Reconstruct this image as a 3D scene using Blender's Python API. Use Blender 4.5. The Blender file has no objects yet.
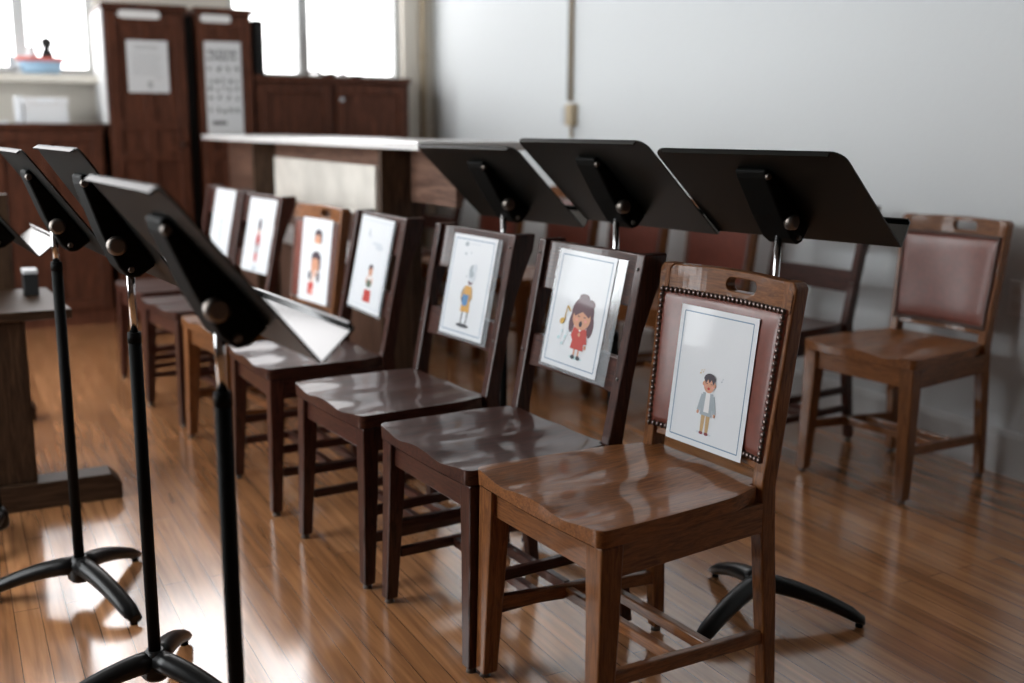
import bpy, bmesh, math, random
from mathutils import Vector, Matrix
PI = math.pi
random.seed(7)
sc = bpy.context.scene
C = sc.collection

# ------------------------------------------------------------------ materials
def new_mat(name):
    m = bpy.data.materials.new(name); m.use_nodes = True
    nt = m.node_tree
    return m, nt, nt.nodes['Principled BSDF']

def plain(name, col, rough=.5, metal=0, coat=0, spec=.5, noise=0):
    m, nt, b = new_mat(name)
    b.inputs['Base Color'].default_value = (*col, 1)
    b.inputs['Roughness'].default_value = rough
    b.inputs['Metallic'].default_value = metal
    b.inputs['Coat Weight'].default_value = coat
    b.inputs['Specular IOR Level'].default_value = spec
    if noise:
        tc = nt.nodes.new('ShaderNodeTexCoord'); n = nt.nodes.new('ShaderNodeTexNoise')
        n.inputs['Scale'].default_value = noise; n.inputs['Detail'].default_value = 4
        nt.links.new(tc.outputs['Object'], n.inputs['Vector'])
        r = nt.nodes.new('ShaderNodeValToRGB')
        r.color_ramp.elements[0].position = .3; r.color_ramp.elements[1].position = .7
        r.color_ramp.elements[0].color = (*[c * .82 for c in col], 1)
        r.color_ramp.elements[1].color = (*[min(1, c * 1.12) for c in col], 1)
        nt.links.new(n.outputs['Fac'], r.inputs['Fac']); nt.links.new(r.outputs['Color'], b.inputs['Base Color'])
        bp = nt.nodes.new('ShaderNodeBump'); bp.inputs['Strength'].default_value = .08
        nt.links.new(n.outputs['Fac'], bp.inputs['Height']); nt.links.new(bp.outputs['Normal'], b.inputs['Normal'])
    return m

def wood(name, dark, light, axis='x', grain=26, rough=.3, coat=.3, bump=.015):
    """streaky grain that runs along one object axis"""
    m, nt, b = new_mat(name)
    N = nt.nodes.new; L = nt.links.new
    tc = N('ShaderNodeTexCoord'); mp = N('ShaderNodeMapping')
    s = {'x': (.09, 1, 1), 'y': (1, .09, 1), 'z': (1, 1, .09)}[axis]
    mp.inputs['Scale'].default_value = [v * grain for v in s]
    L(tc.outputs['Object'], mp.inputs['Vector'])
    n1 = N('ShaderNodeTexNoise'); n1.inputs['Scale'].default_value = 1.4; n1.inputs['Detail'].default_value = 5
    n1.inputs['Distortion'].default_value = 1.2
    n2 = N('ShaderNodeTexNoise'); n2.inputs['Scale'].default_value = 9; n2.inputs['Detail'].default_value = 3
    L(mp.outputs['Vector'], n1.inputs['Vector']); L(mp.outputs['Vector'], n2.inputs['Vector'])
    mx = N('ShaderNodeMath'); mx.operation = 'MULTIPLY_ADD'; mx.inputs[1].default_value = .35
    L(n2.outputs['Fac'], mx.inputs[0]); L(n1.outputs['Fac'], mx.inputs[2])
    r = N('ShaderNodeValToRGB')
    r.color_ramp.elements[0].position = .48; r.color_ramp.elements[1].position = .86
    r.color_ramp.elements[0].color = (*dark, 1); r.color_ramp.elements[1].color = (*light, 1)
    L(mx.outputs[0], r.inputs['Fac'])
    oi = N('ShaderNodeObjectInfo'); hs = N('ShaderNodeHueSaturation')
    mr = N('ShaderNodeMapRange'); mr.inputs['To Min'].default_value = .85; mr.inputs['To Max'].default_value = 1.15
    L(oi.outputs['Random'], mr.inputs['Value']); L(mr.outputs['Result'], hs.inputs['Value'])
    L(r.outputs['Color'], hs.inputs['Color']); L(hs.outputs['Color'], b.inputs['Base Color'])
    b.inputs['Roughness'].default_value = rough
    b.inputs['Coat Weight'].default_value = coat; b.inputs['Coat Roughness'].default_value = .075; b.inputs['Coat IOR'].default_value = 1.45; b.inputs['Specular IOR Level'].default_value = .2
    bp = N('ShaderNodeBump'); bp.inputs['Strength'].default_value = bump; bp.inputs['Distance'].default_value = .004
    L(mx.outputs[0], bp.inputs['Height']); L(bp.outputs['Normal'], b.inputs['Normal'])
    return m

def woodset(name, dark, light, **k):
    k.setdefault('grain', 95)
    return {a: wood(f'{name}_{a}', dark, light, a, **k) for a in 'xyz'}

W_HONEY = woodset('honey_oak', (.098, .033, .0095), (.25, .094, .028), rough=.42, coat=.5)
W_DARK = woodset('dark_walnut', (.019, .0058, .0038), (.074, .0228, .014), rough=.45, coat=.5)
W_CAB = woodset('cabinet_wood', (.034, .0112, .006), (.10, .034, .0175), grain=40, rough=.45, coat=.0)
W_DESK = woodset('desk_wood', (.06, .031, .022), (.15, .085, .06), grain=36, rough=.42, coat=.1)
W_OAK = woodset('oak_and_panel_shade', (.02, .0105, .006), (.07, .038, .021), grain=45, rough=.45, coat=.05)
W_TOP = woodset('pale_top', (.74, .73, .72), (.84, .83, .82), grain=30, rough=.25, coat=.3)  # pale tone carries the light that falls on the front edge

M_LEATHER = plain('red_leather', (.165, .037, .020), rough=.33, coat=.35, noise=60)
M_LEATHER.node_tree.nodes['Principled BSDF'].inputs['Coat Roughness'].default_value = .22
M_NAIL = plain('nail_metal', (.13, .10, .09), rough=.3, metal=1)
M_BLACK = plain('black_enamel', (.0045, .0046, .0042), rough=.6, spec=.08)
M_BLACKG = plain('black_cast', (.007, .007, .007), rough=.33, spec=.3)
M_DESKM = plain('black_desk_paint', (.004, .0045, .0038), rough=.4, spec=.22)
M_TRAY = plain('black_tray_gloss', (.004, .0045, .0038), rough=.09, spec=1)
M_CHROME = plain('chrome', (.62, .62, .62), rough=.16, metal=1)
M_KNOB = plain('knob_metal', (.20, .175, .155), rough=.42, metal=1)
M_WALL = plain('plaster_blue_white', (.66, .68, .675), rough=.75, spec=.2)
M_CREAMWALL = plain('plaster_cream', (.66, .62, .55), rough=.8, spec=.2)
M_BACKWALL = plain('dark_unseen_wall', (.07, .04, .028), rough=.6)  # dark tone invented for the unseen walls, to cut bounced light
M_CEIL = plain('ceiling_paint', (.24, .225, .205), rough=.9, spec=.1)
M_BASE = plain('baseboard_paint', (.52, .52, .515), rough=.45)
M_FRAME = plain('window_paint', (.55, .57, .57), rough=.5)
M_PAPER = plain('white_paper', (.74, .77, .80), rough=.4, coat=.3)
M_PAPER2 = plain('grey_paper', (.52, .525, .53), rough=.55)
M_CREAM = plain('cream_card', (.54, .51, .46), rough=.7, noise=5)
M_PLATE = plain('white_plate', (.62, .61, .60), rough=.45)
M_WHITEP = plain('white_plastic', (.68, .69, .70), rough=.4)
M_TAN = plain('tan_paint', (.40, .32, .21), rough=.5)
M_GREYP = plain('grey_paint', (.42, .45, .48), rough=.5)
M_RUBBER = plain('glide_metal', (.10, .095, .09), rough=.35, metal=.6)
M_GAP = plain('black_gap_and_case', (.006, .006, .006), rough=.8)  # black small things, and the shade in the cabinet gap
M_BLUEP = plain('blue_plastic', (.33, .50, .66), rough=.35)
M_REDP = plain('red_plastic', (.65, .16, .13), rough=.35)
M_INK = plain('faded_ink', (.30, .30, .305), rough=.6)
M_INKB = plain('dark_ink', (.09, .085, .085), rough=.6)

def mat_emit(name, col, s):
    m = bpy.data.materials.new(name); m.use_nodes = True; nt = m.node_tree
    nt.nodes.clear(); e = nt.nodes.new('ShaderNodeEmission'); o = nt.nodes.new('ShaderNodeOutputMaterial')
    e.inputs['Color'].default_value = (*col, 1); e.inputs['Strength'].default_value = s
    nt.links.new(e.outputs[0], o.inputs[0]); return m
M_PANE = mat_emit('daylit_pane', (1, .985, .99), 5.4)
M_PANE_L = mat_emit('daylit_pane_side', (.95, .98, 1), 10.0)

def mat_clear(name):
    m = bpy.data.materials.new(name); m.use_nodes = True; nt = m.node_tree; nt.nodes.clear()
    t = nt.nodes.new('ShaderNodeBsdfTransparent'); d = nt.nodes.new('ShaderNodeBsdfDiffuse'); g = nt.nodes.new('ShaderNodeBsdfGlossy')
    d.inputs['Color'].default_value = (.75, .82, .87, 1); g.inputs['Roughness'].default_value = .12
    a = nt.nodes.new('ShaderNodeMixShader'); a.inputs[0].default_value = .17
    b = nt.nodes.new('ShaderNodeMixShader'); b.inputs[0].default_value = .10
    o = nt.nodes.new('ShaderNodeOutputMaterial')
    nt.links.new(t.outputs[0], a.inputs[1]); nt.links.new(d.outputs[0], a.inputs[2])
    nt.links.new(a.outputs[0], b.inputs[1]); nt.links.new(g.outputs[0], b.inputs[2]); nt.links.new(b.outputs[0], o.inputs[0])
    return m
M_CLEAR = mat_clear('clear_sleeve')

def mat_floor():
    m, nt, b = new_mat('strip_floor'); N = nt.nodes.new; L = nt.links.new
    tc = N('ShaderNodeTexCoord'); mp = N('ShaderNodeMapping'); mp.inputs['Rotation'].default_value = (0, 0, PI / 2)
    L(tc.outputs['Object'], mp.inputs['Vector'])
    br = N('ShaderNodeTexBrick'); br.offset = .37; br.offset_frequency = 2
    br.inputs['Scale'].default_value = 1; br.inputs['Brick Width'].default_value = 1.35; br.inputs['Row Height'].default_value = .058
    br.inputs['Mortar Size'].default_value = .0009; br.inputs['Mortar Smooth'].default_value = .2; br.inputs['Bias'].default_value = 0
    br.inputs['Color1'].default_value = (.40, .18, .073, 1); br.inputs['Color2'].default_value = (.56, .27, .12, 1)
    br.inputs['Mortar'].default_value = (.05, .024, .011, 1)
    L(mp.outputs['Vector'], br.inputs['Vector'])
    mp2 = N('ShaderNodeMapping'); mp2.inputs['Scale'].default_value = (30, 1.6, 1); L(tc.outputs['Object'], mp2.inputs['Vector'])
    n = N('ShaderNodeTexNoise'); n.inputs['Scale'].default_value = 1.6; n.inputs['Detail'].default_value = 7; n.inputs['Distortion'].default_value = .6
    L(mp2.outputs['Vector'], n.inputs['Vector'])
    r = N('ShaderNodeValToRGB'); r.color_ramp.elements[0].position = .3; r.color_ramp.elements[1].position = .72
    r.color_ramp.elements[0].color = (.6, .57, .55, 1); r.color_ramp.elements[1].color = (1.25, 1.22, 1.2, 1)
    L(n.outputs['Fac'], r.inputs['Fac'])
    mu = N('ShaderNodeMix'); mu.data_type = 'RGBA'; mu.blend_type = 'MULTIPLY'; mu.inputs[0].default_value = 1
    L(br.outputs['Color'], mu.inputs[6]); L(r.outputs['Color'], mu.inputs[7])
    L(mu.outputs[2], b.inputs['Base Color'])
    n2 = N('ShaderNodeTexNoise'); n2.inputs['Scale'].default_value = 5; n2.inputs['Detail'].default_value = 5
    L(tc.outputs['Object'], n2.inputs['Vector'])
    mr = N('ShaderNodeMapRange'); mr.inputs['To Min'].default_value = .15; mr.inputs['To Max'].default_value = .24
    L(n2.outputs['Fac'], mr.inputs['Value']); L(mr.outputs['Result'], b.inputs['Roughness'])
    b.inputs['Coat Weight'].default_value = 1; b.inputs['Coat Roughness'].default_value = .14; b.inputs['Coat IOR'].default_value = 1.75
    bp = N('ShaderNodeBump'); bp.inputs['Strength'].default_value = .25; bp.inputs['Distance'].default_value = .0012
    iv = N('ShaderNodeMath'); iv.operation = 'SUBTRACT'; iv.inputs[0].default_value = 1
    L(br.outputs['Fac'], iv.inputs[1])
    ad = N('ShaderNodeMath'); ad.operation = 'MULTIPLY_ADD'; ad.inputs[1].default_value = .06
    L(n2.outputs['Fac'], ad.inputs[0]); L(iv.outputs[0], ad.inputs[2])
    L(ad.outputs[0], bp.inputs['Height']); L(bp.outputs['Normal'], b.inputs['Normal'])
    return m
M_FLOOR = mat_floor()

def mat_rightwall():
    m, nt, b = new_mat('rolled_plaster'); N = nt.nodes.new; L = nt.links.new
    tc = N('ShaderNodeTexCoord'); n = N('ShaderNodeTexNoise'); n.inputs['Scale'].default_value = 28; n.inputs['Detail'].default_value = 5
    L(tc.outputs['Object'], n.inputs['Vector'])
    bp = N('ShaderNodeBump'); bp.inputs['Strength'].default_value = .22; bp.inputs['Distance'].default_value = .006
    L(n.outputs['Fac'], bp.inputs['Height']); L(bp.outputs['Normal'], b.inputs['Normal'])
    b.inputs['Base Color'].default_value = (.60, .625, .635, 1); b.inputs['Roughness'].default_value = .8; b.inputs['Specular IOR Level'].default_value = .15
    return m
M_RWALL = mat_rightwall()

# ------------------------------------------------------------------ mesh helpers
class MB:
    def __init__(s): s.bm = bmesh.new()
    def face(s, vs, mi=0, smooth=False):
        try:
            f = s.bm.faces.new(vs); f.material_index = mi; f.smooth = smooth; return f
        except ValueError: return None
    def hexa(s, a, b, mi=0):
        """two quads (4 pts each, same winding) joined"""
        A = [s.bm.verts.new(p) for p in a]; B = [s.bm.verts.new(p) for p in b]
        s.face(A[::-1], mi); s.face(B, mi)
        for i in range(4):
            j = (i + 1) % 4; s.face((A[i], A[j], B[j], B[i]), mi)
        return s
    def box(s, x0, x1, y0, y1, z0, z1, mi=0):
        q = lambda z: [(x0, y0, z), (x1, y0, z), (x1, y1, z), (x0, y1, z)]
        return s.hexa(q(z0), q(z1), mi)
    def bar(s, p, q, w, h, w2=None, h2=None, up=(0, 0, 1), mi=0):
        p, q = Vector(p), Vector(q); d = (q - p).normalized(); up = Vector(up)
        if abs(d.dot(up)) > .95: up = Vector((0, 1, 0))
        r = d.cross(up).normalized(); u = r.cross(d)
        w2 = w if w2 is None else w2; h2 = h if h2 is None else h2
        k = lambda c, w, h: [c - r * w / 2 - u * h / 2, c + r * w / 2 - u * h / 2, c + r * w / 2 + u * h / 2, c - r * w / 2 + u * h / 2]
        return s.hexa(k(p, w, h), k(q, w2, h2), mi)
    def loft(s, rings, mi=0, smooth=True, caps=True):
        R = [[s.bm.verts.new(p) for p in r] for r in rings]; n = len(R[0])
        for a, b in zip(R, R[1:]):
            for i in range(n):
                j = (i + 1) % n; s.face((a[i], a[j], b[j], b[i]), mi, smooth)
        if caps: s.face(R[0][::-1], mi); s.face(R[-1], mi)
        return s
    def tube(s, pts, radii, n=12, mi=0):
        pts = [Vector(p) for p in pts]
        if not hasattr(radii, '__len__'): radii = [radii] * len(pts)
        rings = []
        for i, p in enumerate(pts):
            d = (pts[min(i + 1, len(pts) - 1)] - pts[max(i - 1, 0)]).normalized()
            up = Vector((0, 0, 1)) if abs(d.z) < .9 else Vector((0, 1, 0))
            r = d.cross(up).normalized(); u = r.cross(d)
            rings.append([p + (r * math.cos(a) + u * math.sin(a)) * radii[i] for a in [2 * PI * k / n for k in range(n)]])
        return s.loft(rings, mi)
    def prism(s, outline, axis_vec, mi=0, smooth=False):
        a = [Vector(p) for p in outline]; v = Vector(axis_vec)
        return s.loft([a, [p + v for p in a]], mi, smooth)
    def dome(s, c, nrm, r, mi=0, n=6):
        c, nrm = Vector(c), Vector(nrm).normalized()
        t = nrm.orthogonal().normalized(); b = nrm.cross(t)
        ring = lambda rr, h: [s.bm.verts.new(c + nrm * h + (t * math.cos(2 * PI * i / n) + b * math.sin(2 * PI * i / n)) * rr) for i in range(n)]
        r0, r1 = ring(r, 0), ring(r * .72, r * .5); top = s.bm.verts.new(c + nrm * r * .72)
        for i in range(n):
            j = (i + 1) % n
            s.face((r0[i], r0[j], r1[j], r1[i]), mi, True); s.face((r1[i], r1[j], top), mi, True)
        return s
    def obj(s, name, mats, parent=None, bevel=0, seg=2, label=None):
        bmesh.ops.recalc_face_normals(s.bm, faces=s.bm.faces[:])
        me = bpy.data.meshes.new(name); s.bm.to_mesh(me); s.bm.free()
        for m in (mats if isinstance(mats, (list, tuple)) else [mats]): me.materials.append(m)
        o = bpy.data.objects.new(name, me); C.objects.link(o)
        if parent is not None: o.parent = parent
        if bevel:
            b = o.modifiers.new('soft_edges', 'BEVEL'); b.width = bevel; b.segments = seg; b.limit_method = 'ANGLE'; b.angle_limit = math.radians(38)
            b.harden_normals = False
        if label: o['label'] = label
        return o

def thing(name, label, cat, loc=(0, 0, 0), rz=0, group=None):
    o = bpy.data.objects.new(name, None); C.objects.link(o); o.empty_display_size = .1
    o.location = loc; o.rotation_euler = (0, 0, rz); o['label'] = label; o['category'] = cat
    if group: o['group'] = group
    return o
def tag(o, label, cat, group=None):
    o['label'] = label; o['category'] = cat
    if group: o['group'] = group
    return o
def struct(o): o['kind'] = 'structure'; return o
def dup(root, loc, rz, label, group=None):
    r = root.copy(); C.objects.link(r); r.location = loc; r.rotation_euler = (0, 0, rz); r['label'] = label
    if group: r['group'] = group
    for ch in list(root.children):
        c = ch.copy(); C.objects.link(c); c.parent = r
        for g in list(ch.children):
            d = g.copy(); C.objects.link(d); d.parent = c
    return r
def lerp(a, b, t): return a + (b - a) * t
def sstep(a, b, x):
    t = min(1, max(0, (x - a) / (b - a))); return t * t * (3 - 2 * t)

# ------------------------------------------------------------------ room
XR, YF, XL, YB, ZC = 3.13, 7.2, -1.6, -.75, 4.2
struct(MB().box(XL - .2, XR + .2, YB - .2, YF + .3, -.1, 0).obj('floor', M_FLOOR))
struct(MB().box(XL - .2, XR + .2, YB - .2, YF + .3, ZC, ZC + .1).obj('ceiling', M_CEIL))
struct(MB().box(XR, XR + .2, YB - .2, YF + .3, 0, ZC).obj('wall_right', M_RWALL))
struct(MB().box(XL - .2, XR, YB - .2, YB, 0, ZC).obj('wall_back', M_BACKWALL))  # out of view, set close behind the camera to stop bounced light
def wall_with_holes(name, fixed0, fixed1, a0, a1, holes, mat, along):
    m = MB()
    def bx(u0, u1, z0, z1):
        if along == 'x': m.box(u0, u1, fixed0, fixed1, z0, z1)
        else: m.box(fixed0, fixed1, u0, u1, z0, z1)
    cur = a0
    for (u0, u1, z0, z1) in holes:
        bx(cur, u0, 0, ZC); bx(u0, u1, 0, z0); bx(u0, u1, z1, ZC); cur = u1
    bx(cur, a1, 0, ZC)
    return struct(m.obj(name, mat))
FAR_W = [(-1.5, .89, 1.45, 3.9), (.95, 1.64, 2.0, 3.9), (1.70, 2.90, 1.46, 3.9)]
LEFT_W = [(2.3, 3.9, .5, 2.9), (4.4, 6.0, .5, 2.9)]  # side windows out of view, placed to give the light from the left
wall_with_holes('wall_far', YF, YF + .2, XL - .2, XR, FAR_W, M_CREAMWALL, 'x')
wall_with_holes('wall_left', XL - .2, XL, YB, YF, LEFT_W, M_BACKWALL, 'y')
def window(name, hole, along, mull, pane):
    u0, u1, z0, z1 = hole
    fr = MB()
    if along == 'x':
        bx = lambda a, b, c, d, e=.06, f=.13: fr.box(a, b, YF + e, YF + f, c, d)
    else:
        bx = lambda a, b, c, d, e=.06, f=.13: fr.box(XL - f, XL - e, a, b, c, d)
    t = .045
    bx(u0, u1, z0, z0 + t); bx(u0, u1, z1 - t, z1); bx(u0, u0 + t, z0 + t, z1 - t); bx(u1 - t, u1, z0 + t, z1 - t)
    for a in mull: bx(a - .035, a + .035, z0 + t, z1 - t, .05, .13)
    o = struct(fr.obj(name, M_FRAME))
    p = MB()
    if along == 'x': p.box(u0 + .01, u1 - .01, YF + .14, YF + .15, z0 + .01, z1 - .01)
    else: p.box(XL - .15, XL - .14, u0 + .01, u1 - .01, z0 + .01, z1 - .01)
    p.obj('window_pane', pane, o)
    s = MB()
    if along == 'x': s.box(u0 - .03, u1 + .03, YF - .03, YF + .055, z0 - .03, z0 - .001)
    else: s.box(XL - .055, XL + .06, u0 - .03, u1 + .03, z0 - .03, z0 - .001)
    s.obj('window_sill', M_FRAME, o)
window('window_1', FAR_W[0], 'x', [-.65, .47], M_PANE)
window('window_2', FAR_W[1], 'x', [], M_PANE)  # added above the view, for glare on the floor at left
window('window_3', FAR_W[2], 'x', [2.205], M_PANE)
for i, h in enumerate(LEFT_W): window(f'window_{i+4}', h, 'y', [(h[0] + h[1]) / 2], M_PANE_L)
bb = MB().prism([(XR, YB, 0), (XR - .02, YB, 0), (XR - .02, YB, .135), (XR - .013, YB, .15), (XR, YB, .155)], (0, YF - YB, 0))
struct(bb.obj('baseboard_right', M_BASE))

# ------------------------------------------------------------------ chairs
SH = .455
LEA = dict(lw=1.18, sh=.464, bow=.022, wf=.216, d=.413, wp=.186, wt=.200, ht=.865, rec=.051, ix=.017, pd=.034, pw=.032)
SLA = dict(lw=1.05, sh=.456, bow=.012, wf=.217, d=.362, wp=.209, wt=.214, ht=.879, rec=.087, ix=.014, pd=.040, pw=.030)

def seat_mesh(D):
    m = MB(); nu, nv = 34, 26
    wf, d, wp = D['wf'], D['d'], D['wp']
    back = d + .03 if D is LEA else d + .012
    wb = wp - D['pw'] + .004                        # seat passes between the posts at the very back
    def hw(t):
        y = t * back
        w = lerp(lerp(wf, wp + .006, min(1, y / d) ** 1.8), wp - .008, sstep(d - .085, d + .01, y))
        if y < .020: w -= .020 - math.sqrt(max(0, .020 ** 2 - (.020 - y) ** 2))
        if y > d - .002: w = wb
        return w
    rows = []
    ts = sorted([0, .003, .008, .016, .028, .045, (d - .0021) / back, (d - .0019) / back] + [lerp(.07, 1, i / (nv - 5)) for i in range(nv - 4)])
    for t in ts:
        w = hw(t); row = []
        for i in range(nu + 1):
            u = -1 + 2 * i / nu; x = u * w
            y = t * back - .006 - .006 * (1 - u * u) * (1 - sstep(0, .3, t))
            dish = .013 * math.exp(-((abs(x) - .08) / .085) ** 2) * math.exp(-((y - .23) / .14) ** 2)
            dish += .010 * math.exp(-((abs(x) - .105) / .058) ** 2) * (1 - sstep(.01, .20, y))
            row.append((x, y, D['sh'] - dish))
        rows.append(row)
    T = [[m.bm.verts.new(p) for p in r] for r in rows]
    B = [[m.bm.verts.new((p[0] * .985, p[1] + (.003 if k == 0 else 0), D['sh'] - .034)) for p in r] for k, r in enumerate(rows)]
    for a in range(len(T) - 1):
        for i in range(nu):
            m.face((T[a][i], T[a][i + 1], T[a + 1][i + 1], T[a + 1][i]), 0, True)
            m.face((B[a][i], B[a + 1][i], B[a + 1][i + 1], B[a][i + 1]), 0, True)
    loop = lambda G: G[0][:] + [r[-1] for r in G[1:]] + G[-1][-2::-1] + [r[0] for r in G[-2:0:-1]]
    LT, LB = loop(T), loop(B); n = len(LT)
    for i in range(n):
        j = (i + 1) % n; m.face((LT[i], LB[i], LB[j], LT[j]), 0, True)
    return m

def backpt(D, x, z, off=0, bow=None):
    bow = D['bow'] if bow is None else bow
    y = D['d'] + D['rec'] * (z - SH) / (D['ht'] - SH) + off
    return Vector((x, y + bow * (1 - min(1, (x / D['wt']) ** 2)), z))

def make_chair(kind, name, label, W, group):
    D = LEA if kind == 'L' else SLA
    t = thing(name, label, 'chair', group=group)
    wf, d, wp, wt, ht, rec, pd, pw = (D[k] for k in ('wf', 'd', 'wp', 'wt', 'ht', 'rec', 'pd', 'pw'))
    seat_mesh(D).obj('seat', W['y'], t, bevel=.009, seg=4)
    zt = D['sh'] - .035
    # front legs, tapering and splayed a touch
    for s in (-1, 1):
        m = MB()
        xo = s * (wf - .004); xb = s * (wf - D['ix'] + .016)
        q = lambda xo, z, w, yf: [(xo - s * w, yf, z), (xo, yf, z), (xo, yf + w, z), (xo - s * w, yf + w, z)]
        m.loft([q(xb, .012, .030 * D['lw'], -.006), q(lerp(xb, xo, .55), .26, .038 * D['lw'], .000), q(xo, zt, .043 * D['lw'], .002)], smooth=False)
        lg = m.obj('leg', W['z'], t, bevel=.004)
        MB().tube([(xb - s * .015, .009, 0), (xb - s * .015, .009, .013)], [.012, .010], 10).obj('glide', M_RUBBER, lg)
    # rear leg and back post: one bent piece per side
    for s in (-1, 1):
        m = MB(); rings = []
        if kind == 'S':
            prof = [(.012, .050, .030), (.20, .024, .036), (.36, .005, .042), (.455, 0, .042), (.60, None, .036), (.70, None, .038), (.78, None, .052), (.835, None, .066), (ht, None, .064)]
        else:
            prof = [(.012, .034, .030), (.20, .018, .037), (.36, .004, .040), (.455, 0, .039), (.62, None, .037), (.75, None, .036), (ht - .012, None, .036), (ht, None, .033)]
        for z, yo, dep in prof:
            yf = d + (yo if yo is not None else rec * (z - SH) / (ht - SH))
            xo = s * (lerp(wp, wt, (z - SH) / (ht - SH)) if z > SH else lerp(wp + .004, wp, z / SH))
            w = pw if z > .3 else lerp(.028, pw, z / .3)
            if kind == 'L' and z == ht: xo -= s * .010
            rings.append([(xo - s * w, yf, z), (xo, yf, z), (xo, yf + dep, z), (xo - s * w, yf + dep, z)])
        m.loft(rings, smooth=False)
        lg = m.obj('back_post', W['z'], t, bevel=.004)
        MB().tube([(s * (wp - .010), d + (.049 if kind == 'L' else .065), 0), (s * (wp - .010), d + (.049 if kind == 'L' else .065), .013)], [.012, .010], 10).obj('glide', M_RUBBER, lg)
    # aprons
    ah = .062
    MB().box(-wf + .045, wf - .045, .014, .034, zt - ah, zt).obj('front_apron', W['x'], t, bevel=.002)
    for s in (-1, 1):
        m = MB(); a = (s * (wf - .016), .042, zt - ah / 2); b = (s * (wp - .010), d + .006, zt - ah / 2)
        m.bar(a, b, .020, ah).obj('side_apron', W['y'], t, bevel=.002)
    MB().box(-wp + pw, wp - pw, d + .012, d + .030, zt - ah, zt).obj('rear_apron', W['x'], t, bevel=.002)
    # stretchers
    legx = lambda z: lerp(wf - D['ix'] + .012, wf - .004, z / zt) - .018
    def side(z0, z1, h, w):
        for s in (-1, 1):
            MB().bar((s * legx(z0), .036, z0), (s * (wp - .014), d + (.042 if kind == 'L' else .052), z1), w, h).obj('side_stretcher', W['y'], t, bevel=.003)
    if kind == 'L':
        side(.165, .135, .030, .018)
        zs = (.150,)
    else:
        side(.200, .200, .024, .018); side(.128, .128, .024, .018)
        zs = (.128,)
    for k, f in enumerate((.40, .62)):
        y = lerp(.036, d + .055, f); x = lerp(legx(.15), wp - .018, f) - .009
        z = lerp(.165, .135, f) if kind == 'L' else .128
        MB().bar((-x, y, z), (x, y, z), .020, .024).obj('cross_stretcher', W['x'], t, bevel=.003)
    if kind == 'S':
        for z0, z1 in ((.757, ht - .004), (.562, .642)):
            m = MB(); n = 14; F = []
            ring = []
            for i in range(n + 1):
                x = lerp(-wp + pw - .004, wp - pw + .004, i / n)
                ring.append([backpt(D, x, z0, .010), backpt(D, x, z1, .010), backpt(D, x, z1, .028), backpt(D, x, z0, .028)])
            m.loft(ring, smooth=False)
            sl = m.obj('back_slat', W['x'], t, bevel=.003)
            for p in sl.data.polygons: p.use_smooth = False
        for z in (.845, .60):                                   # screw heads on the post faces
            for s in (-1, 1):
                c = backpt(D, s * (wt - .016), z, -.0005, 0)
                MB().dome(c, (0, -1, 0), .0045, n=8).obj('screw', M_RUBBER, t)
    else:
        # top rail with a hand slot
        bm = bmesh.new(); zr0 = .803
        def rp(x, z):
            return (x, z)
        outer = []
        for i in range(25):
            x = lerp(-wt + .004, wt - .004, i / 24); e = min(1, (wt - .004 - abs(x)) / .022)
            z = ht - .004 + .006 * (1 - (x / wt) ** 2) - .020 * (1 - math.sqrt(max(0, 1 - (1 - e) ** 2)))
            outer.append((x, z))
        outer += [(lerp(wt - .006, -wt + .006, i / 24), zr0) for i in range(25)]
        cx, cz, hl, hr = .036, .838, .031, .0135
        slot = [(cx + hl + hr * math.cos(a), cz + hr * math.sin(a)) for a in [lerp(-PI / 2, PI / 2, i / 8) for i in range(9)]]
        slot += [(cx - hl + hr * math.cos(a), cz + hr * math.sin(a)) for a in [lerp(PI / 2, 1.5 * PI, i / 8) for i in range(9)]]
        def rim(pts, off):
            V = [bm.verts.new(backpt(D, x, z, off)) for x, z in pts]
            E = [bm.edges.new((V[i], V[(i + 1) % len(V)])) for i in range(len(V))]
            return V, E
        o1, e1 = rim(outer, -.004); s1, e2 = rim(slot, -.004)
        bmesh.ops.triangle_fill(bm, edges=e1 + e2, use_beauty=True)
        front = bm.faces[:]
        o2, e3 = rim(outer, .022); s2, e4 = rim(slot, .022)
        bmesh.ops.triangle_fill(bm, edges=e3 + e4, use_beauty=True)
        for a, b in ((o1, o2), (s1, s2)):
            for i in range(len(a)):
                j = (i + 1) % len(a)
                try: bm.faces.new((a[i], a[j], b[j], b[i]))
                except ValueError: pass
        mb = MB(); mb.bm.free(); mb.bm = bm
        mb.obj('top_rail', W['x'], t, bevel=.003)
        m = MB(); ring = []
        for i in range(15):
            x = lerp(-wp + pw - .004, wp - pw + .004, i / 14)
            ring.append([backpt(D, x, .488, 0), backpt(D, x, .522, 0), backpt(D, x, .522, .022), backpt(D, x, .488, .022)])
        m.loft(ring, smooth=False); m.obj('lower_rail', W['x'], t, bevel=.003)
        # padded leather panel
        m = MB(); G = []
        for a in range(15):
            z = lerp(.508, .812, a / 14); wv = lerp(wp, wt, (z - SH) / (ht - SH)) - .0115
            row = []
            for i in range(17):
                u = -1 + 2 * i / 16; e = min(1, (1 - abs(u)) / .16) * min(1, min(a, 14 - a) / 2.2)
                row.append(m.bm.verts.new(backpt(D, u * wv, z, -.0062 - .006 * math.sqrt(e))))
            G.append(row)
        for a in range(14):
            for i in range(16): m.face((G[a][i], G[a][i + 1], G[a + 1][i + 1], G[a + 1][i]), 0, True)
        Bk = [[m.bm.verts.new(backpt(D, v.co.x, v.co.z, .012)) for v in r] for r in G]
        for a in range(14):
            for i in range(16): m.face((Bk[a][i], Bk[a + 1][i], Bk[a + 1][i + 1], Bk[a][i + 1]), 0, True)
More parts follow.
